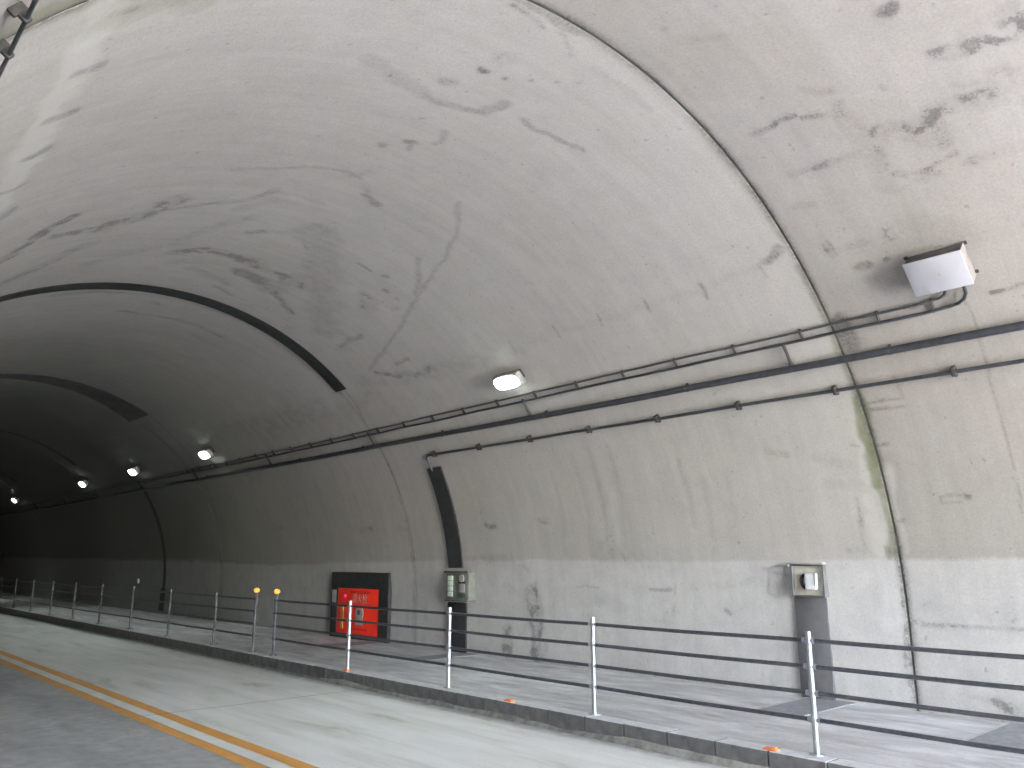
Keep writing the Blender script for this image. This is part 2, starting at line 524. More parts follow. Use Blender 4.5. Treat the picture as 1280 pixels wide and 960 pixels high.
    ('p', 0.14, 0.95, 0.15, [4.3,13.43,4.79,13.38,5.41,13.34,6.23,13.31,7.26,13.27,8.67,13.17]),  # pale streak running along the left of the vault
    ('g', 0.025, 0.6, 0.5, [5.82,-1.0,5.27,-0.97,4.46,-0.92]),
    ('g', 0.03, 0.5, 0.5, [4.41,-0.92,3.91,-0.94,3.17,-0.99]),
    ('g', 0.02, 0.4, 0.6, [11.75,-0.9,10.1,-0.89,8.37,-0.9]),
    ('d', 0.04, 0.3, 0.4, [14.66,5.04,14.75,4.49,14.89,3.87,14.84,2.96,14.91,2.02,14.91,1.11,14.92,0.33,14.93,-0.6]),
    ('d', 0.06, 0.35, 0.5, [24.02,6.07,24.25,4.91,24.52,3.56,24.95,2.22,25.19,0.95,25.29,-0.75]),
    ('d', 0.08, 0.35, 0.5, [16.15,9.53,16.16,9.3]),
    ('d', 0.06, 0.3, 0.5, [16.28,9.27,16.15,8.78,16.0,8.19,16.12,7.53]),
    ('d', 0.06, 0.35, 0.4, [15.27,9.19,15.33,9.09]),
    ('d', 0.3, 0.22, 0.9, [19.01,4.71,17.21,4.8,15.94,4.77]),
    ('d', 0.25, 0.2, 0.9, [23.52,5.13,20.7,4.84,18.85,4.82]),
    ('d', 0.12, 0.25, 0.8, [17.61,5.08,17.46,4.84]),
    ('d', 0.25, 0.15, 0.8, [14.7,4.82,15.62,4.3,15.9,3.68]),
]

# ---------------------------------------------------------------- materials
def lining_material(name, base, tint2, coat):
    m, nt, b = node_mat(name)
    at = N(nt, 'ShaderNodeAttribute', attribute_name='wear')
    sp = N(nt, 'ShaderNodeSeparateColor')
    nt.links.new(at.outputs['Color'], sp.inputs[0])
    at2 = N(nt, 'ShaderNodeAttribute', attribute_name='coating')
    uv = N(nt, 'ShaderNodeUVMap', uv_map='surface')
    v = coords(nt)
    big = noise(nt, v, 0.45, 5, 0.6, 0.6)
    mid = noise(nt, v, 2.6, 6, 0.62, 0.4)
    fine = noise(nt, v, 38.0, 3, 0.7)
    mp = N(nt, 'ShaderNodeMapping')
    mp.inputs['Scale'].default_value = (3.2, 0.22, 1)
    nt.links.new(uv.outputs[0], mp.inputs['Vector'])
    run = noise(nt, mp.outputs[0], 1.6, 6, 0.65)       # runs down the curve of the vault
    c = mix(nt, ramp(nt, big, [(0.35, (0, 0, 0)), (0.65, (1, 1, 1))]), base, tint2)
    cc = mix(nt, ramp(nt, mid, [(0.3, (0, 0, 0)), (0.75, (1, 1, 1))]), tuple(x * 0.9 for x in coat), coat)
    c = mix(nt, at2.outputs['Fac'], c, cc)
    c = mix(nt, 1.0, c, ramp(nt, run, [(0.25, (0.90, 0.90, 0.895)), (0.6, (1, 1, 1))]), 'MULTIPLY')
    c = mix(nt, 1.0, c, ramp(nt, mid, [(0.25, (0.92, 0.92, 0.925)), (0.6, (1, 1, 1))]), 'MULTIPLY')
    # small pores and grime flecks
    sp1 = noise(nt, v, 13.0, 2, 0.5)
    c = mix(nt, math_n(nt, 'MULTIPLY', ramp(nt, sp1, [(0.68, (0, 0, 0)), (0.78, (1, 1, 1))]), 0.35), c, (0.10, 0.10, 0.10))
    c = mix(nt, 1.0, c, ramp(nt, fine, [(0.3, (0.9, 0.9, 0.9)), (0.7, (1.06, 1.06, 1.06))]), 'MULTIPLY')
    brk = ramp(nt, noise(nt, v, 24.0, 5, 0.75), [(0.30, (0.35, 0.35, 0.35)), (0.66, (1.5, 1.5, 1.5))])
    dk = math_n(nt, 'MULTIPLY', sp.outputs[0], brk, True)
    # painted light falloff: the lining colour darkens deeper in the tunnel
    at3 = N(nt, 'ShaderNodeAttribute', attribute_name='depth_shade')
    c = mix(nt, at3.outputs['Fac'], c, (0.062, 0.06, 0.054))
    # speckled mould: grains thresholded out of fine noise
    grain = noise(nt, v, 46.0, 3, 0.65, 0.3)
    thr = math_n(nt, 'SUBTRACT', 0.86, math_n(nt, 'MULTIPLY', at.outputs['Alpha'], 0.68))
    spk = math_n(nt, 'MULTIPLY', math_n(nt, 'SUBTRACT', grain, thr), 4.5, True)
    c = mix(nt, math_n(nt, 'MULTIPLY', spk, 0.52), c, (0.085, 0.085, 0.09))
    c = mix(nt, math_n(nt, 'MULTIPLY', sp.outputs[1], 0.6), c, (0.58, 0.58, 0.55))
    c = mix(nt, sp.outputs[2], c, (0.19, 0.205, 0.125))
    c = mix(nt, math_n(nt, 'MULTIPLY', dk, 0.78), c, (0.07, 0.06, 0.062))
    nt.links.new(c, b.inputs['Base Color'])
    b.inputs['Roughness'].default_value = 0.85
    b.inputs['Specular IOR Level'].default_value = 0.3
    h = math_n(nt, 'ADD', math_n(nt, 'MULTIPLY', fine, 0.35), math_n(nt, 'MULTIPLY', mid, 1.0))
    bump(nt, b, h, 0.35, 0.02)
    return m


MAT_LINING = lining_material('lining_grey_concrete', (0.445, 0.427, 0.405), (0.47, 0.453, 0.434), (0.575, 0.567, 0.57))
MAT_LINING_BARE = lining_material('lining_bare_concrete', (0.355, 0.332, 0.31), (0.375, 0.355, 0.343), (0.50, 0.488, 0.485))
MAT_JOINT = plain('joint_filler_dark', (0.07, 0.075, 0.06), 0.9, 0, 0.4, 5)


def road_material():
    m, nt, b = node_mat('road_pavement')
    tc = N(nt, 'ShaderNodeTexCoord')
    sx = N(nt, 'ShaderNodeSeparateXYZ')
    nt.links.new(tc.outputs['Object'], sx.inputs[0])
    far = math_n(nt, 'GREATER_THAN', sx.outputs[0], 4.2)
    v = tc.outputs['Object']
    mp = N(nt, 'ShaderNodeMapping')
    mp.inputs['Scale'].default_value = (1.5, 0.33, 1)
    nt.links.new(v, mp.inputs['Vector'])
    st = noise(nt, mp.outputs[0], 1.3, 6, 0.6, 0.5)
    mp2 = N(nt, 'ShaderNodeMapping')
    mp2.inputs['Scale'].default_value = (6.0, 0.25, 1)
    nt.links.new(v, mp2.inputs['Vector'])
    st2 = noise(nt, mp2.outputs[0], 1.0, 5, 0.6)
    fine = noise(nt, v, 55.0, 3, 0.7)
    mid = noise(nt, v, 5.0, 6, 0.65)
    cf = ramp(nt, st, [(0.27, (0.46, 0.455, 0.39)), (0.40, (0.69, 0.685, 0.655)), (0.60, (0.79, 0.785, 0.775))])
    cf = mix(nt, 1.0, cf, ramp(nt, st2, [(0.26, (0.84, 0.845, 0.82)), (0.5, (1, 1, 1))]), 'MULTIPLY')
    cn = ramp(nt, mid, [(0.28, (0.32, 0.32, 0.32)), (0.52, (0.40, 0.40, 0.40)), (0.78, (0.50, 0.50, 0.50))])
    cn = mix(nt, 1.0, cn, ramp(nt, st, [(0.3, (0.8, 0.8, 0.8)), (0.6, (1.1, 1.1, 1.1))]), 'MULTIPLY')
    c = mix(nt, far, cn, cf)
    # dirt gathered along the foot of the kerb
    g = N(nt, 'ShaderNodeMapRange')
    nt.links.new(math_n(nt, 'ADD', sx.outputs[0], math_n(nt, 'MULTIPLY', mid, 0.35)), g.inputs[0])
    g.inputs[1].default_value = 7.36
    g.inputs[2].default_value = 7.62
    c = mix(nt, math_n(nt, 'MULTIPLY', g.outputs[0], 0.65), c, (0.12, 0.12, 0.12))
    c = mix(nt, 1.0, c, ramp(nt, fine, [(0.25, (0.82, 0.82, 0.82)), (0.7, (1.08, 1.08, 1.08))]), 'MULTIPLY')
    nt.links.new(c, b.inputs['Base Color'])
    b.inputs['Roughness'].default_value = 0.62
    bump(nt, b, math_n(nt, 'ADD', fine, math_n(nt, 'MULTIPLY', mid, 0.6)), 0.4, 0.006)
    return m


def walkway_material():
    m, nt, b = node_mat('walkway_concrete')
    v = coords(nt, (1.6, 0.45, 1))
    v1 = coords(nt)
    st = noise(nt, v, 2.2, 6, 0.65, 0.5)
    fine = noise(nt, v1, 45.0, 3, 0.7)
    c = ramp(nt, st, [(0.30, (0.38, 0.375, 0.385)), (0.48, (0.53, 0.525, 0.54)), (0.66, (0.72, 0.715, 0.73))])
    c = mix(nt, 1.0, c, ramp(nt, fine, [(0.3, (0.85, 0.85, 0.85)), (0.7, (1.05, 1.05, 1.05))]), 'MULTIPLY')
    nt.links.new(c, b.inputs['Base Color'])
    b.inputs['Roughness'].default_value = 0.75
    bump(nt, b, math_n(nt, 'ADD', fine, st), 0.4, 0.008)
    return m


def paint(name, col, wear_to):
    m, nt, b = node_mat(name)
    v = coords(nt)
    f = noise(nt, v, 9.0, 6, 0.7)
    tc = N(nt, 'ShaderNodeTexCoord')
    c = mix(nt, ramp(nt, f, [(0.60, (0, 0, 0)), (0.74, (0.8, 0.8, 0.8))]), col, wear_to)
    c = mix(nt, 1.0, c, ramp(nt, noise(nt, v, 2.0, 4, 0.6), [(0.3, (0.85, 0.85, 0.85)), (0.65, (1, 1, 1))]), 'MULTIPLY')
    nt.links.new(c, b.inputs['Base Color'])
    b.inputs['Roughness'].default_value = 0.55
    return m


def kerb_material():
    m, nt, b = node_mat('kerb_concrete')
    v = coords(nt)
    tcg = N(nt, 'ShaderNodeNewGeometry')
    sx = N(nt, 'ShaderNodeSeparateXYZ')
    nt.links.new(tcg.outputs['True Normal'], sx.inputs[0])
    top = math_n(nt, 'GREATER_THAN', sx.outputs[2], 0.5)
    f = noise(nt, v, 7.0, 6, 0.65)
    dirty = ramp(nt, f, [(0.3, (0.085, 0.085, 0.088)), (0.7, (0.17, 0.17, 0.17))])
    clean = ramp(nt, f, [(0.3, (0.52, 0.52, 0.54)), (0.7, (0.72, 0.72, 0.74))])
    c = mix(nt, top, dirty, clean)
    oi = N(nt, 'ShaderNodeObjectInfo')
    rr = N(nt, 'ShaderNodeMapRange')
    nt.links.new(oi.outputs['Random'], rr.inputs[0])
    rr.inputs[3].default_value = 0.93
    rr.inputs[4].default_value = 1.03
    c = mix(nt, 1.0, c, rr.outputs[0], 'MULTIPLY')
    nt.links.new(c, b.inputs['Base Color'])
    b.inputs['Roughness'].default_value = 0.8
    bump(nt, b, noise(nt, v, 40, 4, 0.6), 0.5, 0.006)
    return m


MAT_ROAD = road_material()
MAT_WALK = walkway_material()
MAT_KERB = kerb_material()
MAT_MORTAR = plain('kerb_foot_mortar', (0.24, 0.235, 0.22), 0.9, 0, 0.4, 8, 0.01)
MAT_PATCH = plain('dark_backfill_asphalt', (0.27, 0.27, 0.29), 0.8, 0, 0.2, 12, 0.004)
MAT_EDGE = plain('pale_mortar_seam', (0.5, 0.5, 0.49), 0.85, 0, 0.2, 10)
MAT_ORANGE_LINE = paint('orange_road_paint', (0.78, 0.38, 0.10), (0.55, 0.38, 0.22))
MAT_WHITE_LINE = paint('white_road_paint', (0.80, 0.80, 0.78), (0.48, 0.48, 0.45))
MAT_GALV = plain('galvanised_steel', (0.42, 0.45, 0.51), 0.35, 0.9, 0.15, 14)
MAT_GALV_DIM = plain('dimmed_far_steel', (0.10, 0.105, 0.12), 0.6, 0.3, 0.3, 14)  # darker copy of the post steel, painting the dim light farther in
MAT_RAIL = plain('dark_rail_tube', (0.075, 0.08, 0.095), 0.45, 0.3, 0.3, 20)
MAT_RUBBER = plain('black_drainage_sheet', (0.022, 0.023, 0.025), 0.7, 0, 0.4, 3, 0.004)
MAT_SHEET_OLD = plain('weathered_dark_sheet', (0.05, 0.05, 0.048), 0.75, 0, 0.4, 3, 0.004)
MAT_PIPE = plain('dark_painted_pipe', (0.05, 0.054, 0.065), 0.5, 0.2, 0.3, 12)
MAT_CONDUIT = plain('grey_conduit', (0.085, 0.085, 0.09), 0.55, 0.3, 0.3, 20)
MAT_RUST = plain('rusty_clamp_steel', (0.05, 0.046, 0.043), 0.8, 0.2, 0.4, 25)
MAT_WHITE_BOX = plain('white_painted_box', (0.40, 0.40, 0.44), 0.5, 0, 0.05, 4)
MAT_BOX_SHADED = plain('shaded_box_case', (0.08, 0.077, 0.08), 0.6, 0, 0.2, 8)  # case colour darkened to paint the shade on its upper face
MAT_BOX_LIT = plain('lit_box_side', (0.20, 0.185, 0.185), 0.6, 0, 0.15, 8)  # lighter tone painting the lit side of the same case
MAT_DARK_PANEL = plain('charcoal_panel', (0.032, 0.033, 0.038), 0.55, 0, 0.3, 6)
MAT_GREY_PANEL = plain('slate_grey_panel', (0.125, 0.125, 0.135), 0.6, 0, 0.18, 5)
MAT_RED = plain('red_hydrant_door', (0.78, 0.035, 0.02), 0.4, 0, 0.08, 3, 0, (1.0, 0.03, 0.012), 0.003)  # faint glow added to brighten the red of the door
MAT_RED_DARK = plain('dark_red_lettering', (0.10, 0.01, 0.01), 0.6)
MAT_LETTER = plain('pale_lettering', (0.62, 0.45, 0.44), 0.6)
MAT_PALE = plain('pale_plate', (0.40, 0.39, 0.39), 0.6, 0, 0.15)
MAT_AMBER_STRIP = plain('amber_strip', (0.62, 0.30, 0.06), 0.5, 0, 0.3, 10)
MAT_BEACON = plain('red_beacon_glass', (0.6, 0.02, 0.08), 0.3, 0, 0, 5, 0, (1.0, 0.02, 0.15), 0.005)
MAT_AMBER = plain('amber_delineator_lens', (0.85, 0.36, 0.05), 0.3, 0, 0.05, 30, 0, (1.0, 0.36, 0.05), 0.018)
MAT_ORANGE = plain('orange_reflector', (0.80, 0.22, 0.06), 0.5, 0, 0.15, 30)
MAT_CAB = plain('grey_green_cabinet', (0.17, 0.18, 0.165), 0.5, 0.1, 0.2, 10)
MAT_CAB_RIM = plain('cabinet_rim', (0.14, 0.135, 0.125), 0.6, 0.1, 0.25, 10)
MAT_MINT = plain('mint_label_plate', (0.62, 0.72, 0.64), 0.5, 0, 0.1, 20)
MAT_GREEN_DARK = plain('dark_green_window', (0.06, 0.11, 0.085), 0.4, 0, 0.3, 20)
MAT_BEIGE = plain('beige_backplate', (0.60, 0.57, 0.51), 0.6, 0, 0.12, 14)
MAT_DEVICE = plain('pale_grey_handset_box', (0.68, 0.70, 0.73), 0.4, 0, 0.06, 10)
MAT_BLACK = plain('black_plastic', (0.02, 0.02, 0.022), 0.5)
MAT_HOUSING = plain('lamp_housing_grey', (0.30, 0.31, 0.31), 0.5, 0.2, 0.15, 12)
MAT_GROUND = plain('dry_ground', (0.30, 0.27, 0.20), 0.95, 0, 0.3, 0.4)
MAT_HILL = plain('hillside_green', (0.075, 0.10, 0.045), 0.95, 0, 0.4, 0.15)
MAT_PORTAL = plain('portal_concrete', (0.42, 0.41, 0.38), 0.85, 0, 0.2, 0.6, 0.01)
MAT_LENS, _nt, _b = node_mat('lit_lamp_lens')
_b.inputs['Base Color'].default_value = (0.9, 0.95, 0.9, 1)
_b.inputs['Emission Color'].default_value = (0.86, 1.0, 0.93, 1)
_b.inputs['Emission Strength'].default_value = 0.5

# ---------------------------------------------------------------- ground outside and hill over the tunnel
def grid_mesh(xs, ys, zf):
    xs, ys = np.asarray(xs, float), np.asarray(ys, float)
    X, Y = np.meshgrid(xs, ys)
    Z = zf(X, Y)
    nx, ny = len(xs), len(ys)
    co = np.stack([X, Y, Z], -1).reshape(-1, 3)
    i = np.arange(nx * ny).reshape(ny, nx)
    q = np.stack([i[:-1, :-1], i[:-1, 1:], i[1:, 1:], i[1:, :-1]], -1).reshape(-1, 4)
    return quads(co, q)


def quads(co, q):
    me = bpy.data.meshes.new('m')
    me.vertices.add(len(co))
    me.vertices.foreach_set('co', np.asarray(co, np.float32).ravel())
    me.loops.add(q.size)
    me.loops.foreach_set('vertex_index', q.astype(np.int32).ravel())
    me.polygons.add(len(q))
    me.polygons.foreach_set('loop_start', (np.arange(len(q)) * 4).astype(np.int32))
    me.update(calc_edges=True)
    return me


g = link('ground', grid_mesh(np.linspace(-700, 700, 3), [-700, -60, 0, 700], lambda x, y: x * 0 - 0.06), MAT_GROUND)
tag(g, 'dry earth around the tunnel mouth', None, None, 'structure')
END_Y = 190.0
hx = np.concatenate([np.linspace(-160, -40, 7), np.linspace(-30, 40, 22), np.linspace(55, 170, 7)])
hy = np.concatenate([np.linspace(PORTAL_Y + 0.05, 40, 18), np.linspace(50, 420, 18)])
hill = link('hillside', grid_mesh(hx, hy, lambda x, y: 9.0 + 0.5 * (y - PORTAL_Y) * (0.7 + 0.6 * fbm(x / 40, y / 40, 3, 2)) * np.clip(1.6 - np.abs(x - 5) / 130, 0.1, 1.2)), MAT_HILL)
tag(hill, 'green hillside above the tunnel', None, None, 'structure')

# ---------------------------------------------------------------- road, walkways, kerb
road = link('road', grid_mesh([-0.0 + 0.55, 4.2, 7.47], np.linspace(-90, END_Y + 40, 120), lambda x, y: x * 0), MAT_ROAD)
tag(road, 'two lane road through the tunnel, far lane paler', None, None, 'structure')
for nm, x0, x1, mt in (('orange_line', 4.215, 4.39, MAT_ORANGE_LINE), ('white_line', 4.04, 4.205, MAT_WHITE_LINE), ('orange_line', 3.875, 4.03, MAT_ORANGE_LINE)):
    ys = np.linspace(-40, END_Y, 600)
    me = grid_mesh([x0, (x0 + x1) / 2, x1], ys, lambda x, y: x * 0 + 0.004)
    co = np.empty(len(me.vertices) * 3, np.float32)
    me.vertices.foreach_get('co', co)
    co = co.reshape(-1, 3)
    co[:, 0] += (fbm(co[:, 1] * 0.9, co[:, 0] * 3, 3, 5) - 0.5) * 0.022
    me.vertices.foreach_set('co', co.ravel())
    link(nm, me, mt, road)
# sawn joint across both lanes
MB().box((4.0, 11.66, 0.0046), (6.9, 0.007, 0.002)).build('sawn_joint', MAT_MORTAR, road, False)

walk = link('walkway', grid_mesh(np.linspace(7.69, 10.80, 16), np.linspace(-20, END_Y, 420),
            lambda x, y: ZW + 0.006 * (fbm(x * 1.3, y * 0.9, 3, 9) - 0.5)), MAT_WALK, None, True)
tag(walk, 'raised concrete walkway between kerb and tunnel wall', None, None, 'structure')
for k, (t0, t1, n0, n1) in enumerate(((5.16, 5.76, 9.2, 10.72), (2.55, 3.36, 9.12, 10.72), (12.68, 13.16, 9.3, 10.72), (15.9, 16.5, 9.1, 10.72))):
    MB().box(((n0 + n1) / 2, (t0 + t1) / 2, ZW + 0.004), (n1 - n0, t1 - t0, 0.010)).build('backfill_patch', MAT_PATCH, walk, False)
    MB().box(((n0 + n1) / 2, t1 + 0.026, ZW + 0.003), (n1 - n0, 0.05, 0.008)).build('patch_seam', MAT_EDGE, walk, False)
    MB().box((n0 - 0.026, (t0 + t1) / 2, ZW + 0.003), (0.05, t1 - t0, 0.008)).build('patch_seam', MAT_EDGE, walk, False)

lwalk = link('walkway_left', grid_mesh([-0.72, 0.0, 0.36], np.linspace(-20, END_Y, 60), lambda x, y: x * 0 + ZW), MAT_WALK)
tag(lwalk, 'narrow raised walkway along the left wall', None, None, 'structure')
kl = MB().box((0.46, (END_Y - 20) / 2, 0.105), (0.2, END_Y + 20, 0.216), None, 0.015, 2).build('kerb_left', MAT_KERB, None)
tag(kl, 'kerb of the narrow left walkway', None, None, 'structure')

kerb = bpy.data.objects.new('kerb', None)
kerb.location = (7.57, 0, 0)
COL.objects.link(kerb)
kerb.matrix_world = Matrix.Translation((7.57, 0, 0))
tag(kerb, 'dark faced concrete kerb along the far lane', None, None, 'structure')
stone = None
KL = 0.6
kmeshes = []
for k in range(4):
    m_ = MB()
    m_.box((0, 0, 0.0), (0.238, KL - 0.008, 0.30), None, 0.014, 2)
    for v in m_.bm.verts:
        v.co += Vector((random.uniform(-1, 1) * 0.001, 0, random.uniform(-1, 1) * 0.001))
    o = m_.build('kerb_stone', MAT_KERB, None, False)
    kmeshes.append(o.data)
    bpy.data.objects.remove(o)
y = -3.0
i = 0
while y < 62:
    o = bpy.data.objects.new('kerb_stone', kmeshes[i % 4])
    COL.objects.link(o)
    o.parent = kerb
    o.location = (random.uniform(-1, 1) * 0.002, y, 0.064 + random.uniform(-1, 1) * 0.0012)
    o.rotation_euler = (0, 0, random.uniform(-1, 1) * 0.002)
    y += KL
    i += 1
o = MB().box((7.575, (62 - 0.3 + END_Y) / 2, 0.06), (0.236, END_Y - 62 + 0.3, 0.295)).build('kerb_far_run', MAT_KERB, kerb, False)
o = MB().box((7.575, -11.65, 0.06), (0.236, 16.7, 0.295)).build('kerb_far_run', MAT_KERB, kerb, False)
# ragged mortar fillet along the kerb foot
ys = np.arange(-3, 60, 0.06)
hgt = 0.03 + 0.075 * np.clip(fbm(ys * 0.8, ys * 0 + 3, 5, 4) - 0.25, 0, 1) * 1.6
hgt *= np.clip((26 - ys) / 14, 0.35, 1)
out = 0.02 + 0.05 * fbm(ys * 1.1, ys * 0 + 9, 4, 6)
co = np.concatenate([np.stack([7.452 - out, ys, ys * 0 + 0.002], -1), np.stack([7.452 - out * 0.4, ys, hgt * 0.75], -1), np.stack([7.456 + ys * 0, ys, hgt], -1)])
n_ = len(ys)
q = np.concatenate([np.stack([np.arange(n_ - 1) + a, np.arange(n_ - 1) + 1 + a, np.arange(n_ - 1) + 1 + a + n_, np.arange(n_ - 1) + a + n_], -1) for a in (0, n_)])
link('mortar_fillet', quads(co, q), MAT_MORTAR, kerb, True)

# ---------------------------------------------------------------- tunnel lining
tunnel = thing('road_tunnel', (CX, PORTAL_Y, 0), 'grey arched concrete tunnel with stained lining and pale lower walls', 'tunnel')
S_MAX = R * PI


def stain_shade_fields(T, S):
    """dark, pale and green stains, marks and painted shade: traced patches on the lining with ragged edges"""
    f = {k: np.zeros_like(T) for k in 'dpgs'}
    wv = fbm(T * 4.2, S * 4.2, 3, 51)
    w1 = (fbm(T * 3.0, S * 3.0, 4, 1) - 0.5)
    w2 = (fbm(T * 3.0, S * 3.0, 4, 12) - 0.5)
    br = fbm(T * 7.5, S * 7.5, 4, 3)
    for kind, w, st, bk, pts in STAIN_SHADE_MARKS:
        P = np.array(pts).reshape(-1, 2)
        m = 0.35 + 2.5 * w
        box = (T > P[:, 0].min() - m) & (T < P[:, 0].max() + m) & (S > P[:, 1].min() - m) & (S < P[:, 1].max() + m)
        if not box.any():
            continue
        am = 0.35 * w + 0.035 if bk > 0.05 else 0.01
        x = T[box] + w1[box] * am * 2
        y_ = S[box] + w2[box] * am * 2
        dmin = np.full(x.shape, 9.0)
        for a, b_ in zip(P[:-1], P[1:]):
            ab = b_ - a
            L2 = max(ab @ ab, 1e-9)
            u = np.clip(((x - a[0]) * ab[0] + (y_ - a[1]) * ab[1]) / L2, 0, 1)
            dmin = np.minimum(dmin, np.hypot(x - a[0] - u * ab[0], y_ - a[1] - u * ab[1]))
        ww = w * (0.45 + 1.15 * wv[box]) if bk > 0.05 else w
        v = np.clip(1.5 - dmin / ww, 0, 1)
        v = v * v * (3 - 2 * v)
        halo = np.clip(1 - dmin / (w * 2.2 + 0.03), 0, 1) ** 2
        v *= 1 - bk * np.clip((0.62 - br[box]) / 0.25, 0, 1)
        if kind == 'd' and bk >= 0.35:
            f['s'][box] = np.maximum(f['s'][box], np.maximum(v, 0.55 * halo) * min(1.0, st * 1.5 + 0.12))
            v = v * 0.78
        f[kind][box] = np.maximum(f[kind][box], np.maximum(v, 0.22 * halo * (kind == 'd')) * st)
    return f


def lining_block(t0, t1, dt, ds, mat, tdense=None):
    gap = 0.006
    ts = np.arange(t0 + gap, t1 - gap, dt)
    if tdense is not None:
        ts = np.concatenate([np.arange(t0 + gap, tdense, 0.4), np.arange(tdense, t1 - gap, dt)])
    open0, open1 = (abs(t - 4.38) < 0.01 for t in (t0, t1))     # the first joint gapes and is the dirtiest
    ts = np.append(ts, t1 - gap)
    ts = ts + (0.009 if open0 else 0) * (ts == ts[0]) - (0.009 if open1 else 0) * (ts == ts[-1])
    ts = np.concatenate([[ts[0]], ts, [ts[-1]]])
    edge = np.zeros(len(ts))
    edge[0] = edge[-1] = 1
    s = np.concatenate([np.linspace(-1.2, 0, max(3, int(1.2 / ds)))[:-1], np.linspace(0, S_MAX * 0.84, int(S_MAX * 0.84 / ds))[:-1],
                        np.linspace(S_MAX * 0.84, S_MAX, 24)[:-1], np.linspace(S_MAX, S_MAX + 1.2, 4)])
    T, S = np.meshgrid(ts, s)
    A = np.clip(S / R, 0, PI)
    rel = 0.010 * (fbm(T * 0.55, S * 0.55, 3, 21) - 0.5) + 0.006 * (fbm(T * 2.2, S * 2.2, 3, 23) - 0.5)
    # slight step of the formwork near the springing, where the pale lower coat begins
    line = 0.92 + 0.09 * (fbm(T * 0.35, T * 0 + 2, 4, 31) - 0.5) + 0.07 * (fbm(T * 2.4, S * 1.5, 4, 33) - 0.5) - 0.13 * np.exp(-((T - 21.5) / 3.2) ** 2) + 0.10 * np.clip((T - 27) / 12, 0, 2.2)
    coat = np.clip((line - S) / 0.05 + 0.5, 0, 1) + np.clip((S - (S_MAX - 0.92)) / 0.05, 0, 1)
    coat = np.clip(coat, 0, 1)
    rel = rel + 0.004 * coat
    # soft lip at each block end, then the wall of the joint groove
    de = np.minimum(T - ts[0], ts[-1] - T)
    rel = rel - 0.003 * np.clip(1 - de / 0.03, 0, 1) ** 2
    E = np.broadcast_to(edge, T.shape)
    rad_ = R - rel + 0.035 * E
    X = CX + rad_ * np.cos(A)
    Z = CZ + rad_ * np.sin(A)
    Z = np.where(S < 0, CZ + S, np.where(S > S_MAX, CZ - (S - S_MAX), Z))
    co = np.stack([X, T, Z], -1).reshape(-1, 3)
    ny, nx = T.shape
    i = np.arange(nx * ny).reshape(ny, nx)
    q = np.stack([i[:-1, :-1], i[1:, :-1], i[1:, 1:], i[:-1, 1:]], -1).reshape(-1, 4)
    me = quads(co, q)
    f = stain_shade_fields(T, S)
    # grime that creeps out from the joints and along the wall foot
    gj = fbm(T * 1.5, S * 1.2, 5, 41)
    dirt = np.where(T - ts[0] < ts[-1] - T, 1.0 if open0 else 0.3, 1.0 if open1 else 0.3)
    jd = np.exp(-(de / 0.05) ** 1.5) * np.clip(gj * 2.2 - 0.35, 0, 1) * 0.8 * dirt
    foot = np.clip(1 - (S + 0.89) / 0.10, 0, 1) * np.clip(fbm(T * 1.2, S, 4, 44) * 2.4 - 0.9, 0, 1) * 0.55
    dark = np.maximum(np.maximum(f['d'], jd), foot)
    wear = np.stack([dark, f['p'], f['g'], np.maximum(f['s'], 0.5 * jd)], -1).astype(np.float32)
    a = me.attributes.new('wear', 'FLOAT_COLOR', 'POINT')
    a.data.foreach_set('color', wear.ravel())
    a = me.attributes.new('coating', 'FLOAT', 'POINT')
    a.data.foreach_set('value', (coat * 0.999).astype(np.float32).ravel())
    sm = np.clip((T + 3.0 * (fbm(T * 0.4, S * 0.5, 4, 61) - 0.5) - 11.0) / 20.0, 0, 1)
    depth_shade = (sm * sm * (3 - 2 * sm)) * (0.87 - 0.15 * coat)  # dimming with depth put into the colour, less on the pale coat
    a = me.attributes.new('depth_shade', 'FLOAT', 'POINT')
    a.data.foreach_set('value', depth_shade.astype(np.float32).ravel())
    uvl = me.uv_layers.new(name='surface')
    uvv = np.stack([T, S], -1).reshape(-1, 2)[q.ravel()].astype(np.float32)
    uvl.data.foreach_set('uv', uvv.ravel())
    return link('lining_block', me, mat, tunnel, True)


JOINTS = [PORTAL_Y, 4.38, 14.86, 25.1, 35.6, 46.1, 56.6, 67.1, 77.6, 98.6, END_Y]
RES = [(0.026, 0.026), (0.026, 0.026), (0.05, 0.05), (0.10, 0.09), (0.2, 0.12), (0.3, 0.2), (0.5, 0.3), (0.5, 0.3), (1.5, 0.4), (4.0, 0.5)]
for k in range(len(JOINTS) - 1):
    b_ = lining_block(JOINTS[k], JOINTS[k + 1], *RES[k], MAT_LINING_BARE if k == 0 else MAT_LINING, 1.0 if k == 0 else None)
    if k == 0:
        b_['label'] = 'warmer bare concrete block nearest the entrance'


def arc_strip(t_of_s, width_of_s, s0, s1, lift, thick, name, mat, parent, n=60):
    """a sheet of real thickness that hugs the curve of the lining"""
    bm = bmesh.new()
    prev = None
    for k in range(n + 1):
        s = s0 + (s1 - s0) * k / n
        t, w = t_of_s(s), width_of_s(s)
        ring = [bm.verts.new(wall_pt(t + a * w / 2, s, h)) for a, h in ((-1, lift), (-1, lift + thick), (1, lift + thick), (1, lift))]
        if prev:
            for j in range(4):
                bm.faces.new((prev[j], prev[(j + 1) % 4], ring[(j + 1) % 4], ring[j]))
        else:
            bm.faces.new(ring[::-1])
        prev = ring
    bm.faces.new(prev)
    bmesh.ops.recalc_face_normals(bm, faces=bm.faces)
    me = bpy.data.meshes.new(name)
    bm.to_mesh(me)
    bm.free()
    return link(name, me, mat, parent, True)


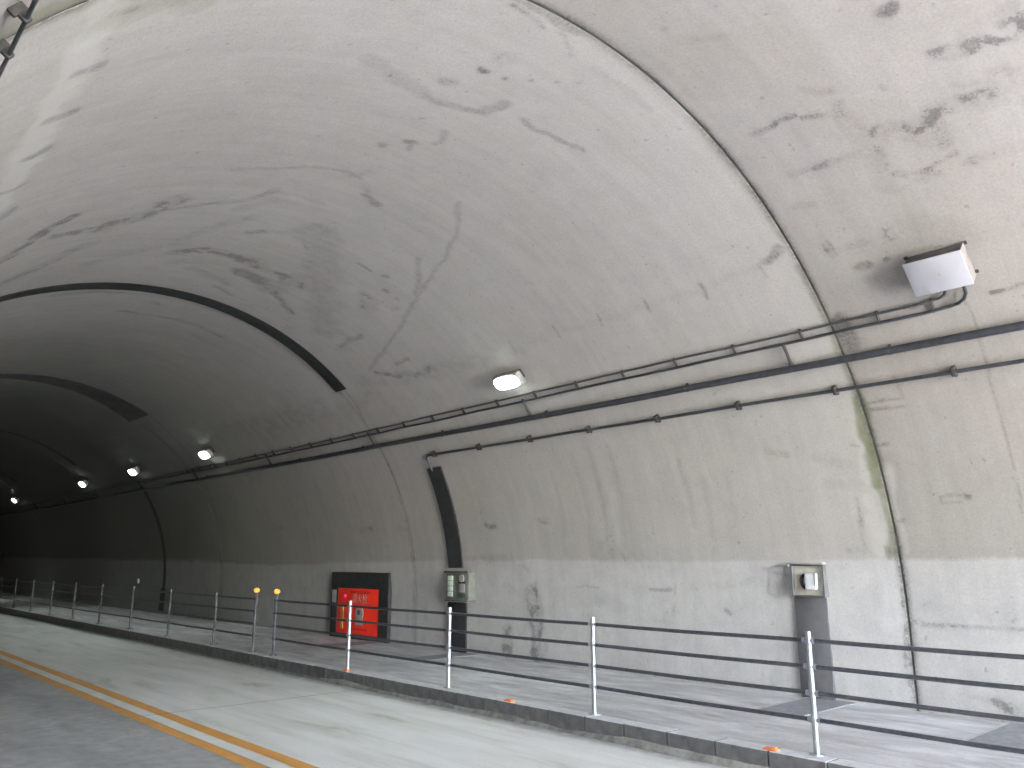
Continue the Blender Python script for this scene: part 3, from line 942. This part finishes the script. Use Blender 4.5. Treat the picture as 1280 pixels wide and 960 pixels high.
for jt in JOINTS[1:-1]:
    arc_strip(lambda s: jt, lambda s: 0.05, -0.9, S_MAX + 0.9, -0.05, 0.042 if jt < 5 else 0.046, 'joint_filler', MAT_JOINT if jt < 5 else MAT_MORTAR, tunnel, 90)

# portal wall with the arched mouth, outside behind the camera
bm = bmesh.new()
inner, outer = [], []
pts = [(CX + R, 0.0)] + [(CX + R * math.cos(a), CZ + R * math.sin(a)) for a in np.linspace(0, PI, 49)] + [(CX - R, 0.0)]
out = [(CX + 30, 0.0)] + [(CX + 30 * math.copysign(1, math.cos(a)) if abs(math.cos(a)) > 0.75 else CX + 40 * math.cos(a), 10.0 * min(1, math.sin(a) * 1.5)) for a in np.linspace(0, PI, 49)] + [(CX - 30, 0.0)]
for yy in (PORTAL_Y, PORTAL_Y - 0.8):
    inner.append([bm.verts.new((x, yy, z)) for x, z in pts])
    outer.append([bm.verts.new((x, yy, z)) for x, z in out])
for k in range(len(pts) - 1):
    for a, b_ in ((inner[0], outer[0]), (inner[1], outer[1]), (inner[0], inner[1]), (outer[0], outer[1])):
        bm.faces.new((a[k], a[k + 1], b_[k + 1], b_[k]))
bmesh.ops.recalc_face_normals(bm, faces=bm.faces)
me = bpy.data.meshes.new('portal_wall')
bm.to_mesh(me)
bm.free()
link('portal_wall', me, MAT_PORTAL, tunnel)

# ---------------------------------------------------------------- drainage sheets over the vault and cable covers on the wall
def S_of(deg):
    return R * rad(deg)


def sheet(name, t_f, w_f, s0, s1, label, mat=MAT_RUBBER, cat='drainage strip', group=None, n=60):
    o = arc_strip(t_f, w_f, s0, s1, 0.010, 0.012, name, mat, None, n)
    # origin at its lower end
    p = wall_pt(t_f(s0), s0)
    o.data.transform(Matrix.Translation(-p))
    o.location = p
    return tag(o, label, cat, group)


ln = lambda s, a, b, s0, s1: a + (b - a) * (s - s0) / (s1 - s0)
sheet('drainage_strip', lambda s: ln(s, 14.76, 14.22, S_of(51.5), S_of(120)), lambda s: 0.42, S_of(51.5), S_of(165), 'long black drainage strip arching right across the vault, nearest of the overhead strips', group='overhead drainage strips')
sheet('drainage_strip', lambda s: ln(s, 24.75, 23.7, S_of(62.5), S_of(102)), lambda s: max(0.55, ln(s, 1.65, 0.68, S_of(62.5), S_of(102))), S_of(62.5), S_of(165), 'broad dark grey drainage sheet across the vault that widens to its lower end', MAT_SHEET_OLD, group='overhead drainage strips')
sheet('drainage_strip', lambda s: 34.3, lambda s: 0.34, S_of(53), S_of(165), 'thin dark drainage strip across the vault, second farthest into the tunnel', group='overhead drainage strips')
sheet('drainage_strip', lambda s: 43.8, lambda s: 0.45, S_of(52.5), S_of(165), 'farthest dark drainage strip at the left edge, its lower end just in view', group='overhead drainage strips')
sheet('wall_drain_strip', lambda s: ln(s, 29.75, 30.15, S_of(36), -0.75), lambda s: 0.24 if s > 0 else 0.44, -0.80, S_of(36.5), 'narrow dark strip curving down the far wall below the third lit lamp', cat='drain strip')

cover = thing('cable_cover', wall_pt(13.34, -0.87), 'dark wide cable cover curving down the wall into the small grey cabinet', 'cable cover')
o = arc_strip(lambda s: ln(s, 13.30, 13.38, 3.0, 0.8), lambda s: 0.46, 0.78, 2.93, 0.010, 0.035, 'upper_cover', MAT_DARK_PANEL, cover, 24)
o = arc_strip(lambda s: 13.38, lambda s: 0.60, -0.885, 0.08, 0.010, 0.04, 'lower_cover', MAT_DARK_PANEL, cover, 8)

# ---------------------------------------------------------------- pipes and conduits
def run_pts(s0, s1, w, t0, t1, n, jig=0.0):
    return [wall_pt(t0 + (t1 - t0) * k / n, s0 + (s1 - s0) * k / n + random.uniform(-1, 1) * jig, w) for k in range(n + 1)]


PIPE_S = S_of(36.6)
pipe = thing('cable_pipe', wall_pt(0, PIPE_S), 'thick dark pipe running the length of the tunnel wall', 'pipe')
MB().tube(run_pts(PIPE_S, PIPE_S, 0.08, -12, 120, 80, 0.006), 0.047, 14).build('pipe', MAT_PIPE, pipe)
for k in range(12):
    t = 5.05 + 4.93 * k - 4.93
    M = wall_frame(t, PIPE_S)
    m_ = MB()
    m_.cyl((0, 0.03, 0.055), (0, 0.355, 0.05), 0.022, 10, M)
    m_.cyl((0, 0.03, 0.058), (0, 0.075, 0.058), 0.032, 10, M)
    m_.build('branch_pipe', MAT_RUST, pipe)
for k in range(18):
    t = 0.9 + 2.9 * k
    M = wall_frame(t, PIPE_S)
    m_ = MB()
    m_.cyl((-0.015, 0, 0.08), (0.015, 0, 0.08), 0.051, 14, M)
    m_.box((0, 0, 0.03), (0.03, 0.12, 0.04), M, 0.003)
    m_.build('pipe_clamp', MAT_CONDUIT, pipe)

cr = thing('conduit_pair', wall_pt(3.0, S_of(41)), 'two thin parallel conduits with cross clips running from the white box along the wall', 'conduit')
bend_u = [wall_pt(2.98, S_of(43.6), 0.10), wall_pt(2.985, S_of(43.0), 0.085), wall_pt(3.0, S_of(42.5), 0.065), wall_pt(3.03, S_of(42.0), 0.05), wall_pt(3.09, S_of(41.75), 0.045), wall_pt(3.2, S_of(41.65), 0.04)]
bend_l = [wall_pt(2.80, S_of(43.6), 0.10), wall_pt(2.80, S_of(42.6), 0.085), wall_pt(2.81, S_of(41.8), 0.065), wall_pt(2.85, S_of(41.1), 0.05), wall_pt(2.92, S_of(40.65), 0.045), wall_pt(3.02, S_of(40.45), 0.04), wall_pt(3.2, S_of(40.35), 0.04)]
MB().tube(bend_u + run_pts(S_of(41.6), S_of(40.4), 0.04, 3.3, 16, 16, 0.008) + run_pts(S_of(40.3), S_of(40.6), 0.04, 17, 60, 24, 0.008), 0.016, 9).build('conduit', MAT_CONDUIT, cr)
MB().tube(bend_l + run_pts(S_of(40.3), S_of(39.4), 0.04, 3.3, 16, 16, 0.008) + run_pts(S_of(39.3), S_of(39.3), 0.04, 17, 60, 24, 0.008), 0.019, 9).build('conduit', MAT_PIPE, cr)
t = 3.19
k = 0
while t < 26:
    sa = ln(t, 41.55, 40.35, 3.3, 16) if t < 16 else 40.4
    sb = ln(t, 40.3, 39.4, 3.3, 16) if t < 16 else 39.3
    M = wall_frame(t, S_of((sa + sb) / 2))
    hgt_ = R * rad(sa - sb)
    m_ = MB()
    m_.box((0, 0.005, 0.032), (0.014, hgt_ + 0.045, 0.045), M, 0.003)
    m_.box((0.0, hgt_ / 2 + 0.012, 0.03), (0.03, 0.018, 0.05), M, 0.003)
    m_.build('clip', MAT_RUST, cr)
    t += 0.975 if k else 0.61
    k += 1

P3 = S_of(32.55)
c3 = thing('wall_conduit', wall_pt(0, P3), 'dark conduit on heavy saddle clamps below the thick pipe, ending above the cable cover', 'conduit')
MB().tube(run_pts(P3, P3, 0.07, -12, 13.15, 26, 0.005) + [wall_pt(13.28, P3 - 0.01, 0.07), wall_pt(13.34, P3 - 0.06, 0.066), wall_pt(13.36, P3 - 0.14, 0.06), wall_pt(13.36, P3 - 0.36, 0.05)], 0.024, 10).build('conduit', MAT_PIPE, c3)
for k in range(8):
    t = 3.21 + 1.41 * k
    M = wall_frame(t, P3)
    m_ = MB()
    m_.box((0, 0, 0.05), (0.05, 0.11, 0.10), M, 0.012)
    m_.box((0, -0.055, 0.02), (0.035, 0.05, 0.03), M, 0.004)
    m_.cyl((0, 0.035, 0.09), (0, 0.035, 0.115), 0.012, 8, M)
    m_.build('saddle_clamp', MAT_RUST, c3)

LS = R * PI - S_of(36.9)
lc = thing('vault_conduit', wall_pt(3.9, LS), 'dark conduit on clamps high on the left of the vault', 'conduit')
MB().tube(run_pts(LS, LS, 0.075, 0.6, 12, 20, 0.004), 0.011, 10).build('conduit', MAT_PIPE, lc)
for k in range(9):
    t = 2.48 + 0.37 * k
    M = wall_frame(t, LS)
    m_ = MB()
    m_.box((0, 0, 0.065), (0.03, 0.045, 0.055), M, 0.008)
    m_.box((0, 0.0, 0.025), (0.028, 0.085, 0.045), M, 0.006)
    m_.cyl((0, -0.03, 0.04), (0, -0.03, 0.06), 0.008, 8, M)
    m_.build('clamp', MAT_RUST, lc)

# ---------------------------------------------------------------- lamps
def lamp(t, label):
    s = S_of(45)
    M = wall_frame(t, s)
    o = thing('tunnel_lamp', wall_pt(t, s), label, 'lamp', 'lit lamps along the right side of the vault')
    m_ = MB()
    m_.box((0, 0, 0.16), (0.61, 0.262, 0.14), M, 0.035, 3)
    m_.build('housing', MAT_HOUSING, o)
    for sx in (-0.2, 0.2):
        MB().box((sx, 0, 0.045), (0.05, 0.16, 0.10), M, 0.006).build('bracket', MAT_RUST, o)
    # rounded lens standing a little proud of the housing
    bm_ = bmesh.new()
    rings = []
    for kx, (sc, h) in enumerate(((1.0, 0.228), (0.97, 0.246), (0.82, 0.258), (0.5, 0.263))):
        ring = []
        for j in range(40):
            a = 2 * PI * j / 40
            ca, sa = math.cos(a), math.sin(a)
            e = 0.62
            ring.append(bm_.verts.new(M @ Vector((0.29 * sc * math.copysign(abs(ca) ** e, ca), 0.122 * sc * math.copysign(abs(sa) ** e, sa), h))))
        rings.append(ring)
    for a_, b_ in zip(rings[:-1], rings[1:]):
        for j in range(40):
            bm_.faces.new((a_[j], a_[(j + 1) % 40], b_[(j + 1) % 40], b_[j]))
    bm_.faces.new(rings[-1])
    bmesh.ops.recalc_face_normals(bm_, faces=bm_.faces)
    me = bpy.data.meshes.new('lens')
    bm_.to_mesh(me)
    bm_.free()
    link('lens', me, MAT_LENS, o, True)
    li = bpy.data.lights.new('lamp_light', 'AREA')
    li.shape = 'RECTANGLE'
    li.size, li.size_y = 0.5, 0.2
    li.energy = LAMP_POWER
    li.color = (0.88, 1.0, 0.94)
    li.spread = rad(125)
    lo = bpy.data.objects.new('lamp_light', li)
    COL.objects.link(lo)
    lo.parent = o
    lo.matrix_parent_inverse = o.matrix_world.inverted()
    p = M @ Vector((0, 0, 0.275))
    aim = Vector((5.9, t, 0)) - p
    lo.matrix_world = Matrix.Translation(p) @ aim.to_track_quat('-Z', 'Y').to_matrix().to_4x4()
    return o


for t, lab in ((9.88, 'nearest and largest lit lamp above the conduits'),
               (22.75, 'second lit lamp from the entrance, beyond the black strip'),
               (28.86, 'third lit lamp from the entrance, above the narrow wall strip'),
               (34.79, 'fourth lit lamp from the entrance, small and bright'),
               (46.49, 'farthest lit lamp, a small bright spot at the left edge')):
    lamp(t, lab)

# ---------------------------------------------------------------- white junction box by the conduits
M = wall_frame(2.955, S_of(45.5))
jb = thing('junction_box', wall_pt(2.955, S_of(45.5)), 'white rectangular box hung on the vault at upper right, conduits entering below', 'junction box')
m_ = MB()
m_.box((0, 0, 0.105), (0.56, 0.40, 0.175), M, 0.008)
m_.build('case', MAT_BOX_SHADED, jb)
MB().box((0.2865, 0, 0.10), (0.012, 0.41, 0.16), M, 0.003).build('lit_side_plate', MAT_BOX_LIT, jb)  # thin plate added to carry the painted lit side
m_ = MB()
m_.box((0, 0, 0.202), (0.59, 0.425, 0.018), M, 0.006)
m_.build('lid', MAT_WHITE_BOX, jb)
for sx in (-0.30, 0.30):
    for sy in (-0.17, 0.19):
        MB().box((sx, sy, 0.02), (0.045, 0.035, 0.02), M, 0.004).build('mounting_lug', MAT_RUST, jb)
m_ = MB()
m_.cyl((0.02, 0.0, 0.21), (0.02, 0.0, 0.2145), 0.022, 14, M)
m_.build('keyhole_cover', MAT_PALE, jb)
for tt in (2.98, 2.80):
    MB().cyl(wall_pt(tt, S_of(43.45), 0.10), wall_pt(tt, S_of(43.15), 0.092), 0.03, 10).build('gland', MAT_CONDUIT, jb)

# ---------------------------------------------------------------- hydrant cabinet
hyd = thing('fire_hydrant_cabinet', (CX + R, 17.05, ZW), 'bright red fire hydrant cabinet set in a black surround on the wall', 'hydrant')
XW = CX + R


def wbox(x_in, t0, t1, z0, z1, depth0, bev=0.0, mb=None):
    """box on the upright wall: from depth0 to x_in metres out of it"""
    mb = mb or MB()
    mb.box((XW - (x_in + depth0) / 2, (t0 + t1) / 2, (z0 + z1) / 2), (x_in - depth0, t1 - t0, z1 - z0), None, bev)
    return mb


m_ = wbox(0.10, 15.80, 16.19, ZW, 1.75, 0.005)
wbox(0.10, 18.03, 18.32, ZW, 1.75, 0.005, 0, m_)
wbox(0.10, 16.192, 18.028, 1.37, 1.75, 0.005, 0, m_)
wbox(0.10, 16.192, 18.028, ZW, 0.315, 0.005, 0, m_)
m_.build('black_surround', MAT_DARK_PANEL, hyd, False)
door = wbox(0.085, 16.195, 18.025, 0.318, 1.367, 0.005, 0.008).build('red_door', MAT_RED, hyd)
wbox(0.106, 18.06, 18.27, 1.02, 1.32, 0.1005, 0.002).build('pale_plate', MAT_PALE, hyd)
wbox(0.098, 17.72, 17.86, 0.42, 0.98, 0.0855, 0.003).build('amber_strip', MAT_AMBER_STRIP, hyd)
m_ = MB()
m_.cyl((XW - 0.085, 17.66, 1.19), (XW - 0.125, 17.66, 1.19), 0.042, 16)
m_.cyl((XW - 0.125, 17.66, 1.19), (XW - 0.145, 17.66, 1.19), 0.042, 16, None, 0.025)
m_.build('red_beacon', MAT_BEACON, hyd)
m_ = MB()
m_.cyl((XW - 0.085, 17.0, 0.80), (XW - 0.102, 17.0, 0.80), 0.17, 28)
m_.build('round_plate', MAT_PALE, hyd)
m_ = MB()
m_.cyl((XW - 0.1025, 17.0, 0.83), (XW - 0.115, 17.0, 0.83), 0.06, 18)
m_.build('handle_boss', MAT_GREY_PANEL, hyd)
wbox(0.100, 16.84, 17.16, 0.53, 0.66, 0.0855, 0.003).build('name_plate', MAT_PALE, hyd)


def text_mesh(txt, size, name, mat, parent, M, ext=0.002):
    cu = bpy.data.curves.new(name, 'FONT')
    cu.body = txt
    cu.size = size
    cu.align_x = 'CENTER'
    cu.align_y = 'CENTER'
    cu.extrude = ext
    ob = bpy.data.objects.new(name, cu)
    COL.objects.link(ob)
    dg = bpy.context.evaluated_depsgraph_get()
    me = bpy.data.meshes.new_from_object(ob.evaluated_get(dg))
    bpy.data.objects.remove(ob)
    me.transform(M)
    return link(name, me, mat, parent)


Mt = wall_frame(16.98, -1.0)
Mt.translation = Vector((XW - 0.098, 17.0, 1.13))
text_mesh('消火栓', 0.22, 'lettering', MAT_LETTER, hyd, Mt)
# rows of small print on the door, too small to read
for zz, t0, t1, h in ((1.29, 16.55, 17.45, 0.055), (0.44, 16.7, 17.3, 0.05)):
    m_ = MB()
    tt = t0
    while tt < t1:
        w_ = random.uniform(0.035, 0.06)
        for r_ in range(2):
            wbox(0.0885, tt, tt + w_ * random.uniform(0.5, 1), zz - h / 2 + r_ * h * 0.55, zz - h / 2 + r_ * h * 0.55 + h * random.uniform(0.2, 0.42), 0.0855, 0, m_)
        tt += w_ + 0.025
    m_.build('small_print', MAT_RED_DARK, hyd, False)['kind'] = 'stuff'

# ---------------------------------------------------------------- small cabinet at the foot of the cable cover
cab = thing('alarm_cabinet', (XW, 13.2, 1.25), 'small grey green wall cabinet with a pale mint label column, on the dark cable cover', 'cabinet')
Mc = Matrix.Translation((XW, 13.19, 1.51)) @ Matrix(((0, 0, -1, 0), (-1, 0, 0, 0), (0, 1, 0, 0), (0, 0, 0, 1)))
m_ = MB()
m_.box((0, 0, 0.10), (0.72, 0.52, 0.18), Mc, 0.012)
m_.build('case', MAT_CAB, cab)
MB().box((0, 0.285, 0.115), (0.78, 0.045, 0.25), Mc, 0.006).build('top_rim', MAT_CAB_RIM, cab)
MB().box((0, -0.283, 0.11), (0.74, 0.04, 0.22), Mc, 0.006).build('bottom_rim', MAT_CAB_RIM, cab)
for k in range(4):
    MB().box((-0.22, 0.158 - 0.105 * k, 0.197), (0.17, 0.096, 0.012), Mc, 0.004).build('mint_label', MAT_MINT, cab)
m_ = MB()
m_.cyl((0.15, 0.16, 0.19), (0.15, 0.16, 0.215), 0.075, 20, Mc)
m_.build('round_gauge', MAT_PALE, cab)
m_ = MB()
m_.box((0.15, 0.075, 0.193), (0.24, 0.03, 0.008), Mc, 0.002)
m_.build('gauge_ledge', MAT_BLACK, cab)
m_ = MB()
m_.box((0.15, -0.035, 0.195), (0.19, 0.16, 0.012), Mc, 0.004)
m_.build('switch_plate', MAT_PALE, cab)
m_ = MB()
m_.box((0.15, -0.175, 0.194), (0.24, 0.08, 0.010), Mc, 0.004)
m_.build('green_window', MAT_GREEN_DARK, cab)

# ---------------------------------------------------------------- emergency telephone box with tall panel below
tel = thing('emergency_phone_box', (XW, 5.63, ZW), 'emergency phone box in a dark frame with tall slate grey panel below', 'phone box')
Mp = Matrix.Translation((XW - 0.0, 5.62, 1.745)) @ Matrix(((0, 0, -1, 0), (-1, 0, 0, 0), (0, 1, 0, 0), (0, 0, 0, 1)))
m_ = MB()
m_.box((0, 0, 0.055), (0.44, 0.39, 0.06), Mp, 0.004)
m_.build('back_plate', MAT_BEIGE, tel)
m_ = MB()
m_.box((-0.228, 0, 0.075), (0.016, 0.43, 0.13), Mp, 0.003)
m_.box((0.228, 0, 0.075), (0.022, 0.43, 0.13), Mp, 0.003)
m_.box((0, 0.2055, 0.075), (0.434, 0.019, 0.13), Mp, 0.003)
m_.box((0, -0.2055, 0.075), (0.434, 0.017, 0.13), Mp, 0.003)
m_.build('frame', MAT_GREY_PANEL, tel)
m_ = MB()
m_.box((-0.01, 0.232, 0.09), (0.52, 0.020, 0.18), Mp, 0.004)
m_.build('hood', MAT_PALE, tel)
m_ = MB()
m_.box((-0.262, 0.205, 0.15), (0.022, 0.035, 0.05), Mp, 0.006)
m_.build('hood_clip', MAT_WHITE_BOX, tel)
m_ = MB()
m_.box((0.05, -0.01, 0.125), (0.17, 0.22, 0.08), Mp, 0.022, 3)
m_.build('handset_box', MAT_DEVICE, tel)
m_ = MB()
m_.tube([(-0.05 - 0.055 * math.sin(a), -0.01 + 0.085 * math.cos(a), 0.11) for a in np.linspace(0.15, PI - 0.15, 14)], 0.022, 8, Mp)
m_.build('handset_shadow_arc', MAT_BLACK, tel)  # black arc standing in for the shadow beside the handset box
m_ = MB()
m_.box((0.125, 0.02, 0.168), (0.022, 0.16, 0.012), Mp, 0.004)
m_.build('highlight_bar', MAT_WHITE_BOX, tel)  # pale bar standing in for the highlight on the handset box
wbox(0.045, 5.415, 5.885, ZW - 0.02, 1.525, 0.004, 0.004).build('lower_panel', MAT_GREY_PANEL, tel)

# ---------------------------------------------------------------- railing
RX = 7.66
RAIL_Z = (1.250, 1.008, 0.766, 0.524)


def make_post(parent, t, lean=0.0, cap=None):
    p = MB()
    p.cyl((RX, t, ZW + 0.005), (RX + lean, t, 1.335), 0.030, 18)
    mt = MAT_GALV if t < 13 else MAT_GALV_DIM  # posts farther in take the darkened copy of the steel
    post = p.build('post', mt, parent)
    m_ = MB()
    m_.cyl((RX, t, ZW - 0.005), (RX, t, ZW + 0.014), 0.075, 20)
    m_.build('base_plate', mt, post)
    for z in RAIL_Z:
        m_ = MB()
        m_.cyl((RX + lean * z, t - 0.060, z), (RX + lean * z, t + 0.060, z), 0.0265, 12)
        m_.cyl((RX + lean * z, t, z - 0.030), (RX + lean * z, t, z + 0.030), 0.036, 16)
        m_.build('rail_socket', mt, post)
    if cap:
        m_ = MB()
        m_.cyl((RX + lean, t, 1.335), (RX + lean, t, 1.375), 0.034, 16)
        m_.build('cap_collar', mt, post)
        bm_ = bmesh.new()
        bmesh.ops.create_uvsphere(bm_, u_segments=16, v_segments=10, radius=0.064, matrix=Matrix.Translation((RX + lean, t, 1.42)) @ Matrix.Diagonal((1, 1, 0.82, 1)))
        me = bpy.data.meshes.new('amber_delineator')
        bm_.to_mesh(me)
        bm_.free()
        link('amber_delineator', me, MAT_AMBER, post, True)
    return post


def railing(name, posts, t0, t1, label, capped):
    o = thing(name, (RX, posts[0], ZW), label, 'railing', 'railings along the walkway edge')
    for t in posts:
        make_post(o, t, random.uniform(-0.006, 0.006), t in capped)
    for z in RAIL_Z:
        n = max(2, int((t1 - t0) / 0.7))
        pts = []
        for k in range(n + 1):
            t = t0 + (t1 - t0) * k / n
            dist = min(abs(t - q) for q in posts)
            pts.append((RX, t, z - 0.005 * min(dist, 1.2) + random.uniform(-1, 1) * 0.0012))
        MB().tube(pts, 0.0205, 12).build('rail', MAT_RAIL, o)
    return o


near_posts = [-4.3, -1.5, 1.3, 4.1, 6.92, 9.76, 12.54, 15.3]
far_posts = [16.2] + [18.17 + 2.78 * k for k in range(15)]
railing('pipe_railing', near_posts, -4.3, 15.3, 'nearer four bar pipe railing from the right edge to the first amber delineator', (15.3,))
railing('pipe_railing', far_posts, 16.2, far_posts[-1], 'farther four bar pipe railing receding into the dark past the second amber delineator', (16.2,))

# ---------------------------------------------------------------- small reflectors
for t, lab in ((4.49, 'orange kerb reflector near the closest railing post'), (8.27, 'middle orange kerb reflector on the kerb top'), (12.33, 'orange kerb reflector below the hydrant, farthest of three')):
    m_ = MB()
    m_.box((0, 0, 0.009), (0.075, 0.15, 0.018), None, 0.007)
    m_.box((0, 0, 0.021), (0.05, 0.11, 0.012), None, 0.005)
    o = m_.build('kerb_reflector', MAT_ORANGE)
    o.location = (7.505, t, 0.2155)
    tag(o, lab, 'reflector', 'orange kerb reflectors')
m_ = MB()
m_.cyl((0, 0, 0), (-0.03, 0, 0), 0.09, 18)
m_.cyl((-0.03, 0, 0), (-0.045, 0, 0), 0.06, 18)
o = m_.build('wall_reflector', MAT_MINT)
o.location = (XW - 0.004, 32.75, 1.28)
tag(o, 'small round pale reflector on the far lower wall', 'reflector')
